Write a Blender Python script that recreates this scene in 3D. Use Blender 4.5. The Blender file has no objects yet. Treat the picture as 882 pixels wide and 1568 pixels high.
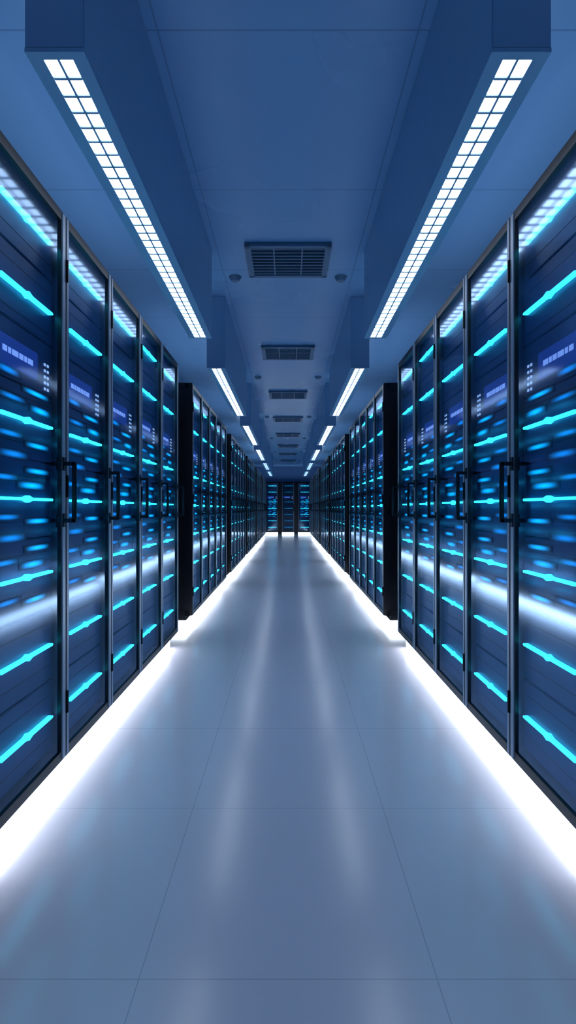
import bpy, bmesh, math
from mathutils import Matrix, Vector

scene = bpy.context.scene
scene.view_settings.view_transform = 'Standard'
scene.view_settings.look = 'None'

CAM_H = 1.26
CEIL = CAM_H + 2.2
RB = CAM_H - 1.116      # rack body bottom
RT = CAM_H + 1.32       # rack top
PITCH = 3.73
Y0 = 1.745

# ------------------------------------------------------------ materials
def new_mat(name):
    m = bpy.data.materials.new(name); m.use_nodes = True
    nt = m.node_tree
    return m, nt, nt.nodes, nt.links

def pbr(name, col, rough=0.5, metal=0.0, noise=0.0, scale=8.0, spec=0.5, coat=0.0):
    m, nt, n, l = new_mat(name)
    b = n['Principled BSDF']
    b.inputs['Base Color'].default_value = (*col, 1)
    b.inputs['Roughness'].default_value = rough
    b.inputs['Metallic'].default_value = metal
    b.inputs['Specular IOR Level'].default_value = spec
    b.inputs['Coat Weight'].default_value = coat
    if noise > 0:
        tc = n.new('ShaderNodeTexCoord'); nz = n.new('ShaderNodeTexNoise')
        nz.inputs['Scale'].default_value = scale
        l.new(tc.outputs['Object'], nz.inputs['Vector'])
        mr = n.new('ShaderNodeMapRange')
        mr.inputs['To Min'].default_value = max(0, rough - noise)
        mr.inputs['To Max'].default_value = rough + noise
        l.new(nz.outputs['Fac'], mr.inputs['Value'])
        l.new(mr.outputs['Result'], b.inputs['Roughness'])
    return m

def emis(name, col, st):
    m, nt, n, l = new_mat(name)
    b = n['Principled BSDF']
    b.inputs['Base Color'].default_value = (*[c * .5 for c in col], 1)
    b.inputs['Emission Color'].default_value = (*col, 1)
    b.inputs['Emission Strength'].default_value = st
    return m

M_BLACK = pbr('black_powder_coat', (0.004, 0.007, 0.014), 0.35, 0, 0.05)
M_STILE = pbr('blue_grey_anodised', (0.24, 0.33, 0.46), 0.36, 0.35, 0.05)
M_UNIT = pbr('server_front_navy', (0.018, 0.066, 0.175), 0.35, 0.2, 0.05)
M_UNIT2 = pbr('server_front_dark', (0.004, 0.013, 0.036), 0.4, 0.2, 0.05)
M_HANDLE = pbr('handle_black', (0.006, 0.008, 0.014), 0.3, 0.3)
M_LED = emis('cyan_led', (0.03, 0.74, 1.0), 3.2)
M_LEDDIM = emis('cyan_led_dimmed', (0.0, 0.34, 0.70), 1.1)
M_DISP = emis('display_blue', (0.01, 0.045, 0.30), 0.6)
M_TXT = emis('display_text', (0.25, 0.42, 1.0), 0.9)
M_DOT = emis('indicator_dots', (0.4, 0.6, 1.0), 0.9)
M_STRIP = emis('white_strip_light', (0.80, 0.90, 1.0), 9.5)
M_LAMP = emis('lamp_diffuser', (0.90, 0.94, 1.0), 6.0)
M_BOX = pbr('light_housing_blue', (0.22, 0.38, 0.61), 0.35, 0.0, 0.04)
M_VENTF = pbr('vent_frame', (0.11, 0.19, 0.31), 0.4)
M_VENTD = pbr('vent_dark', (0.01, 0.02, 0.045), 0.6)
M_WALL = pbr('wall_paint', (0.12, 0.23, 0.43), 0.5, 0, 0.05)

# blurred LED reflection painted as glow: soft edged bar driven by UV
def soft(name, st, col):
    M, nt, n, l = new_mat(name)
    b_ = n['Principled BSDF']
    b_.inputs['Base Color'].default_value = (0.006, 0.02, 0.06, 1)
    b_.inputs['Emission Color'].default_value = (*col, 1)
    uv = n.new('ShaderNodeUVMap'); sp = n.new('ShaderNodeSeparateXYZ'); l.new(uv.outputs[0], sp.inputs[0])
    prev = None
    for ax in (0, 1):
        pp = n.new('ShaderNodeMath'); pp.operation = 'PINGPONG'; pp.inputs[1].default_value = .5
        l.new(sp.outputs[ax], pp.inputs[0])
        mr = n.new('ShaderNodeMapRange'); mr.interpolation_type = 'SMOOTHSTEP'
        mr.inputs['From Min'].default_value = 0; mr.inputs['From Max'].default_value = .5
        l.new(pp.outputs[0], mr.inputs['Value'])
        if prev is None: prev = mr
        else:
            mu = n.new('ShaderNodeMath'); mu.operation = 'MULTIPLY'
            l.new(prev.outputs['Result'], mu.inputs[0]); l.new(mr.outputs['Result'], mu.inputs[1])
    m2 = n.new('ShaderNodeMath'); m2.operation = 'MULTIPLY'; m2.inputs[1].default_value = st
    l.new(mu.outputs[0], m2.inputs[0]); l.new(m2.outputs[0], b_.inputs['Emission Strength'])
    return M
M_SOFT = soft('painted_led_reflection', 2.5, (0.0, 0.40, 1.0))
M_SOFTB = soft('painted_led_reflection_dim', 1.3, (0.0, 0.30, 1.0))

# door glass: tinted see-through pane with slightly rough reflection
M_GLASS, nt, n, l = new_mat('tinted_door_glass')
for x in list(n):
    if x.type != 'OUTPUT_MATERIAL': n.remove(x)
out = [x for x in n if x.type == 'OUTPUT_MATERIAL'][0]
tr = n.new('ShaderNodeBsdfTransparent'); tr.inputs['Color'].default_value = (0.78, 0.90, 1.0, 1)
gl = n.new('ShaderNodeBsdfGlossy'); gl.inputs['Roughness'].default_value = 0.09
gl.inputs['Color'].default_value = (0.48, 0.70, 1.0, 1)
fr = n.new('ShaderNodeFresnel'); fr.inputs['IOR'].default_value = 1.6
ma = n.new('ShaderNodeMath'); ma.operation = 'MULTIPLY_ADD'
ma.inputs[1].default_value = 0.85; ma.inputs[2].default_value = 0.045
mn = n.new('ShaderNodeMath'); mn.operation = 'MINIMUM'; mn.inputs[1].default_value = 0.28
mx = n.new('ShaderNodeMixShader')
l.new(fr.outputs[0], ma.inputs[0]); l.new(ma.outputs[0], mn.inputs[0]); l.new(mn.outputs[0], mx.inputs[0])
l.new(tr.outputs[0], mx.inputs[1]); l.new(gl.outputs[0], mx.inputs[2]); l.new(mx.outputs[0], out.inputs[0])

def tile_mat(name, col, joint, size, rough, spec, offx, offy, jw, nscale=1.2, nvar=.06):
    m, nt, n, l = new_mat(name)
    b = n['Principled BSDF']
    tc = n.new('ShaderNodeTexCoord'); sep = n.new('ShaderNodeSeparateXYZ')
    l.new(tc.outputs['Object'], sep.inputs[0])
    ds = []
    for ax, off in ((0, offx), (1, offy)):
        a = n.new('ShaderNodeMath'); a.operation = 'ADD'; a.inputs[1].default_value = off + 100 * size
        l.new(sep.outputs[ax], a.inputs[0])
        p = n.new('ShaderNodeMath'); p.operation = 'PINGPONG'; p.inputs[1].default_value = size / 2
        l.new(a.outputs[0], p.inputs[0])
        c = n.new('ShaderNodeMath'); c.operation = 'LESS_THAN'; c.inputs[1].default_value = jw
        l.new(p.outputs[0], c.inputs[0]); ds.append(c)
    mxx = n.new('ShaderNodeMath'); mxx.operation = 'MAXIMUM'
    l.new(ds[0].outputs[0], mxx.inputs[0]); l.new(ds[1].outputs[0], mxx.inputs[1])
    mix = n.new('ShaderNodeMix'); mix.data_type = 'RGBA'
    mix.inputs['A'].default_value = (*col, 1); mix.inputs['B'].default_value = (*joint, 1)
    l.new(mxx.outputs[0], mix.inputs['Factor']); l.new(mix.outputs['Result'], b.inputs['Base Color'])
    nz = n.new('ShaderNodeTexNoise'); nz.inputs['Scale'].default_value = nscale
    l.new(tc.outputs['Object'], nz.inputs['Vector'])
    mr = n.new('ShaderNodeMapRange'); mr.inputs['To Min'].default_value = rough - nvar; mr.inputs['To Max'].default_value = rough + nvar
    l.new(nz.outputs['Fac'], mr.inputs['Value']); l.new(mr.outputs['Result'], b.inputs['Roughness'])
    b.inputs['Specular IOR Level'].default_value = spec
    return m
M_FLOOR = tile_mat('polished_floor_tiles', (0.74, 0.69, 0.80), (0.50, 0.48, 0.58), 0.8, 0.20, 1.0, 0.4, 0.2, 0.0015, 1.0, .02)
M_CEIL = tile_mat('ceiling_panels', (0.23, 0.42, 0.69), (0.16, 0.29, 0.48), 1.2, 0.26, 0.5, 0.6, 0.0, 0.004)

# ------------------------------------------------------------ mesh helpers
class B:
    def __init__(s):
        s.bm = bmesh.new(); s.mats = []; s.uvl = s.bm.loops.layers.uv.new('UVMap')
    def mi(s, m):
        if m not in s.mats: s.mats.append(m)
        return s.mats.index(m)
    def box(s, x0, x1, y0, y1, z0, z1, m, bevel=0.0):
        i = s.mi(m)
        r = bmesh.ops.create_cube(s.bm, size=1)
        vs = r['verts']
        for v in vs:
            v.co = Vector(((x0 + x1) / 2 + v.co.x * abs(x1 - x0), (y0 + y1) / 2 + v.co.y * abs(y1 - y0), (z0 + z1) / 2 + v.co.z * abs(z1 - z0)))
        fs = set(f for v in vs for f in v.link_faces)
        for f in fs: f.material_index = i
        if bevel:
            es = list(set(e for v in vs for e in v.link_edges))
            bmesh.ops.bevel(s.bm, geom=es, offset=bevel, segments=2, affect='EDGES', material=i)
    def quad(s, x, y0, y1, z0, z1, m):
        i = s.mi(m)
        vs = [s.bm.verts.new(p) for p in ((x, y0, z0), (x, y1, z0), (x, y1, z1), (x, y0, z1))]
        f = s.bm.faces.new(vs); f.material_index = i
        for lp, c in zip(f.loops, ((0, 0), (1, 0), (1, 1), (0, 1))): lp[s.uvl].uv = c
    def prism(s, pts, x0, x1, m):
        i = s.mi(m)
        a = [s.bm.verts.new((x0, p[0], p[1])) for p in pts]
        b = [s.bm.verts.new((x1, p[0], p[1])) for p in pts]
        f = [s.bm.faces.new(a), s.bm.faces.new(b[::-1])]
        k = len(pts)
        for j in range(k):
            f.append(s.bm.faces.new((a[j], b[j], b[(j + 1) % k], a[(j + 1) % k])))
        for q in f: q.material_index = i
    def mesh(s, name, mirror=False):
        if mirror:
            for v in s.bm.verts: v.co.x = -v.co.x
        bmesh.ops.recalc_face_normals(s.bm, faces=s.bm.faces)
        me = bpy.data.meshes.new(name); s.bm.to_mesh(me); s.bm.free()
        for m in s.mats: me.materials.append(m)
        return me

def add(name, me, loc=(0, 0, 0), rotz=0):
    o = bpy.data.objects.new(name, me)
    o.location = loc; o.rotation_euler = (0, 0, rotz)
    scene.collection.objects.link(o)
    return o

# ------------------------------------------------------------ server rack
W = 0.598
def rack_mesh(name, mirror, dark=False):
    b = B()
    z0, z1 = RB, RT
    D = 1.0
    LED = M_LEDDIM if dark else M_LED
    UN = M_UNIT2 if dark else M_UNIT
    b.box(-D, -.03, 0, .018, z0, z1, M_BLACK)
    b.box(-D, -.03, W - .018, W, z0, z1, M_BLACK)
    b.box(-D, -.03, 0, W, z1 - .03, z1, M_BLACK)
    b.box(-D, -.03, 0, W, z0, z0 + .03, M_BLACK)
    b.box(-D, -D + .02, 0, W, z0, z1, M_BLACK)
    b.box(-D + .02, -.085, .004, W - .004, 0, z0 + .002, M_BLACK)
    b.box(-.085, -.072, .0, W, .006, .095, M_STRIP)
    b.box(-.085, -.066, .0, W, .096, .106, M_BLACK)
    S = .040
    for ya, yb in ((.003, S), (W - S, W - .003)):
        b.box(-.028, 0, ya, yb, z0 + .003, z1 - .003, M_BLACK)
    b.box(-.010, .004, .010, S - .010, z0 + .01, z1 - .01, M_STILE, .0015)
    b.box(-.010, .005, W - S + .006, W - .005, z0 + .01, z1 - .01, M_STILE, .0015)
    b.box(-.028, 0, S, W - S, z1 - .045, z1 - .003, M_BLACK)
    b.box(-.028, 0, S, W - S, z0 + .003, z0 + .045, M_BLACK)
    b.quad(-.008, S, W - S, z0 + .045, z1 - .045, M_GLASS)
    for hz in (z0 + .25, (z0 + z1) / 2, z1 - .25):
        b.box(-.01, .012, .000, .012, hz - .05, hz + .05, M_HANDLE, .002)
    rows = [1.155, .85, .59, .352, .040, -.272, -.59, -.905]
    edges = [1.27, 1.0, .715, .49, .20, -.12, -.43, -.75, -1.06]
    for k, h in enumerate(rows):
        zt = CAM_H + edges[k] - .004; zb = CAM_H + edges[k + 1] + .004
        b.box(-.9, -.045, .03, W - .03, zb, zt, UN, .003)
        z = CAM_H + h
        if k == 2:
            b.box(-.05, -.036, .08, .42, z - .055, z + .055, M_DISP, .003)
            yy = .15
            for q, wd in enumerate((.03, .02, .045, .03, .02, .04)):
                b.box(-.036, -.0345, yy, yy + wd, z - .010, z + .012, M_TXT); yy += wd + .008
            for r_ in range(5):
                for c_ in range(2):
                    b.box(-.048, -.042, .49 + c_ * .028, .504 + c_ * .028, z - .08 + r_ * .026, z - .069 + r_ * .026, M_DOT)
        else:
            a, c, d, t = .12, .33, .54, .0056
            pts = [(a, z), (a + .008, z - t), (c - .028, z - t), (c, z - .014), (c + .028, z - t), (d - .008, z - t), (d, z), (d - .008, z + t), (c + .028, z + t), (c, z + .014), (c - .028, z + t), (a + .008, z + t)]
            b.prism(pts, -.046, -.026, LED)
            for dz in (-.09, .09):
                b.box(-.05, -.044, .05, .54, z + dz - .002, z + dz + .002, M_UNIT2)
    if not dark:  # glowing bars painted as reflections of the LEDs on the racks opposite
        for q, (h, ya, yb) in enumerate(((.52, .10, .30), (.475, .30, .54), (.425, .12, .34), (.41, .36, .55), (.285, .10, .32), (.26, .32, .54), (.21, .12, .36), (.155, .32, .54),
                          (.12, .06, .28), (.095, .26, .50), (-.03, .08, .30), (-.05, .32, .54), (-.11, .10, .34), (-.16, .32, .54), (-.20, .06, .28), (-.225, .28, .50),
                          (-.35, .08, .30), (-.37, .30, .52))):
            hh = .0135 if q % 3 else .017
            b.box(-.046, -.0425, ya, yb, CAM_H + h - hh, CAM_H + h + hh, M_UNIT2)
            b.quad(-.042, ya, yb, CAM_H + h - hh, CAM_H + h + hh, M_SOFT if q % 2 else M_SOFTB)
    hy = W - .022
    za, zb_ = CAM_H - .06, CAM_H + .21
    b.box(.002, .056, hy - .009, hy + .009, za, za + .018, M_HANDLE, .002)
    b.box(.002, .056, hy - .009, hy + .009, zb_ - .018, zb_, M_HANDLE, .002)
    b.box(.042, .060, hy - .009, hy + .009, za, zb_, M_HANDLE, .003)
    b.box(.002, .009, hy - .014, hy + .014, za - .02, za + .04, M_HANDLE, .002)
    b.box(.002, .009, hy - .014, hy + .014, zb_ - .04, zb_ + .02, M_HANDLE, .002)
    return b.mesh(name, mirror)

ME_L = rack_mesh('server_rack_mesh', False)
ME_R = rack_mesh('server_rack_mirrored_mesh', True)
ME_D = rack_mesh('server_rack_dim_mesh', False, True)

def end_panel(mirror):
    b = B(); D = .97
    b.box(-D, -.03, 0, .012, RB, RT, M_BLACK, .002)
    for x0, x1, za, zb in ((-D, -D + .05, RB, RT), (-.075, -.03, RB, RT), (-D, -.03, RB, RB + .06), (-D, -.03, RT - .06, RT), (-D, -.03, 1.2, 1.25)):
        b.box(x0, x1, -.008, .004, za, zb, M_BLACK, .002)
    b.box(-.03, .0, 0, .012, RB, RT, M_BLACK, .002)
    b.box(-D + .02, -.072, .002, .012, .0, RB, M_BLACK)
    b.box(-D + .02, -.072, -.006, .003, .006, .095, M_STRIP)
    return b.mesh('rack_end_panel_mesh', mirror)
EP_L, EP_R = end_panel(False), end_panel(True)

for blk in range(-1, 6):
    ys = Y0 + blk * PITCH
    for side in (-1, 1):
        for r in range(5):
            add('server_rack', ME_L if side < 0 else ME_R, (side * 1.0, ys + r * .6, 0))
        add('rack_end_panel', EP_L if side < 0 else EP_R, (side * 1.0, ys - .014, 0))

# end row facing camera
YB = 26.0
for x in (-2.302, -1.702, -1.102, -.299, .504, 1.104, 1.704):
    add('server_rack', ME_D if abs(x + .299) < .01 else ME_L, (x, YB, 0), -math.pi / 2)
b = B()
b.box(-.095, .095, .01, .98, 0, RT, M_BLACK, .004)
b.box(-.07, .07, -.002, .014, .2, RT - .06, M_BLACK, .004)
pm = b.mesh('rack_filler_mesh')
add('rack_filler_panel', pm, (-.4015, YB, 0)); add('rack_filler_panel', pm, (.4015, YB, 0))

# ------------------------------------------------------------ ceiling lights
def light_mesh():
    b = B(); L = 2.8; z0 = CAM_H + 1.457; z1 = CEIL
    b.box(-.095, .095, 0, L, z0 + .012, z1, M_BOX, .004)
    b.box(-.095, -.048, 0, L, z0, z0 + .014, M_BOX)
    b.box(.048, .095, 0, L, z0, z0 + .014, M_BOX)
    b.box(-.048, .048, 0, .03, z0, z0 + .014, M_BOX)
    b.box(-.048, .048, L - .03, L, z0, z0 + .014, M_BOX)
    b.box(-.047, .047, .03, L - .03, z0 + .006, z0 + .013, M_LAMP)
    k = 36
    for i in range(1, k):
        y = .03 + i * (L - .06) / k
        b.box(-.047, .047, y - .005, y + .005, z0, z0 + .007, M_BOX)
    b.box(-.004, .004, .03, L - .03, z0, z0 + .007, M_BOX)
    return b.mesh('ceiling_light_mesh')
LM = light_mesh()
for blk in range(-1, 6):
    for s in (-1, 1):
        add('ceiling_light_fixture', LM, (s * .745, Y0 - .08 + blk * PITCH, 0))

# added fill lighting on the rack tops to brighten the ceiling: invented trough + lamp
def added_trough_mesh(L):
    b = B()
    b.box(-.06, .06, 0, L, RT + .001, RT + .012, M_BLACK)
    b.box(-.06, -.05, 0, L, RT + .001, RT + .06, M_BLACK)
    b.box(.05, .06, 0, L, RT + .001, RT + .06, M_BLACK)
    return b.mesh('added_trough_mesh')
CM = added_trough_mesh(2.7)
def add_fill_light(x, y, e, rz=0.0, tilt=0.0, L=2.65):
    ld = bpy.data.lights.new('added_fill_light', 'AREA'); ld.shape = 'RECTANGLE'
    ld.size = .09; ld.size_y = L; ld.energy = e; ld.color = (.46, .70, 1.0)
    lo = bpy.data.objects.new('added_fill_light', ld); scene.collection.objects.link(lo)
    lo.location = (x, y, RT + .035)
    lo.rotation_euler = (math.pi, tilt, rz)
for blk in range(-1, 6):
    for s in (-1, 1):
        y = Y0 + .15 + blk * PITCH
        add('added_light_trough', CM, (s * 1.35, y, 0))
        add_fill_light(s * 1.35, y + 1.35, 7, 0, s * math.radians(-12))
tb = add('added_light_trough', added_trough_mesh(4.0), (-2.0, YB + .45, 0), -math.pi / 2)
add_fill_light(0, YB + .45, 8, math.pi / 2, 0, 3.9)  # added fill for the wall above the end row

# ------------------------------------------------------------ AC vents
def vent_mesh():
    b = B(); w, d = .36, .30
    z = CEIL
    b.box(-w, w, -d, d, z - .012, z - .0, M_VENTF, .003)
    b.box(-w + .05, w - .05, -d + .05, d - .05, z - .016, z - .010, M_VENTD)
    for i in range(9):
        y = -d + .075 + i * (2 * d - .15) / 8
        b.box(-w + .05, w - .05, y - .006, y + .008, z - .028, z - .014, M_VENTF)
    for x in (-.12, .12):
        b.box(x - .006, x + .006, -d + .05, d - .05, z - .03, z - .014, M_VENTF)
    for x0, x1, y0, y1 in ((-w, w, -d, -d + .05), (-w, w, d - .05, d), (-w, -w + .05, -d, d), (w - .05, w, -d, d)):
        b.box(x0, x1, y0, y1, z - .034, z - .01, M_VENTF, .004)
    return b.mesh('vent_mesh')
VM = vent_mesh()
for k in range(-3, 7):
    add('ceiling_air_vent', VM, (0, 7.3 + k * 2.7, 0))

def det_mesh():
    b = B()
    bmesh.ops.create_cone(b.bm, cap_ends=True, segments=24, radius1=.035, radius2=.06, depth=.04, matrix=Matrix.Translation((0, 0, CEIL - .02)))
    b.mi(M_VENTF)
    return b.mesh('detector_mesh')
DM = det_mesh()
for k in range(0, 6):
    for s in (-1, 1):
        add('smoke_detector', DM, (s * .5, 4.95 + k * PITCH, 0))

# ------------------------------------------------------------ room shell
XW = 2.35; YF = -2.3; YE = 27.1
def shell(name, dims, m):
    b = B(); b.box(*dims, m); return add(name, b.mesh(name + '_mesh'))
shell('floor', (-XW - .1, XW + .1, YF - .1, YE + .1, -.1, 0), M_FLOOR)
shell('ceiling', (-XW - .1, XW + .1, YF - .1, YE + .1, CEIL, CEIL + .1), M_CEIL)
shell('wall_left', (-XW - .1, -XW, YF, YE, 0, CEIL), M_WALL)
shell('wall_right', (XW, XW + .1, YF, YE, 0, CEIL), M_WALL)
shell('wall_back', (-XW, XW, YE, YE + .1, 0, CEIL), M_WALL)
shell('wall_front', (-XW, XW, YF - .1, YF, 0, CEIL), M_WALL)

w = bpy.data.worlds.new('world'); scene.world = w; w.use_nodes = True
w.node_tree.nodes['Background'].inputs[0].default_value = (.1, .2, .4, 1)
w.node_tree.nodes['Background'].inputs[1].default_value = .3

cd = bpy.data.cameras.new('camera'); cam = bpy.data.objects.new('camera', cd)
scene.collection.objects.link(cam)
cam.location = (0, 0, CAM_H); cam.rotation_euler = (math.pi / 2, 0, 0)
cd.sensor_fit = 'HORIZONTAL'; cd.sensor_width = 36; cd.lens = 36 * 800 / 882
cd.shift_y = -4.5 / 882
cd.clip_start = .02
scene.camera = cam
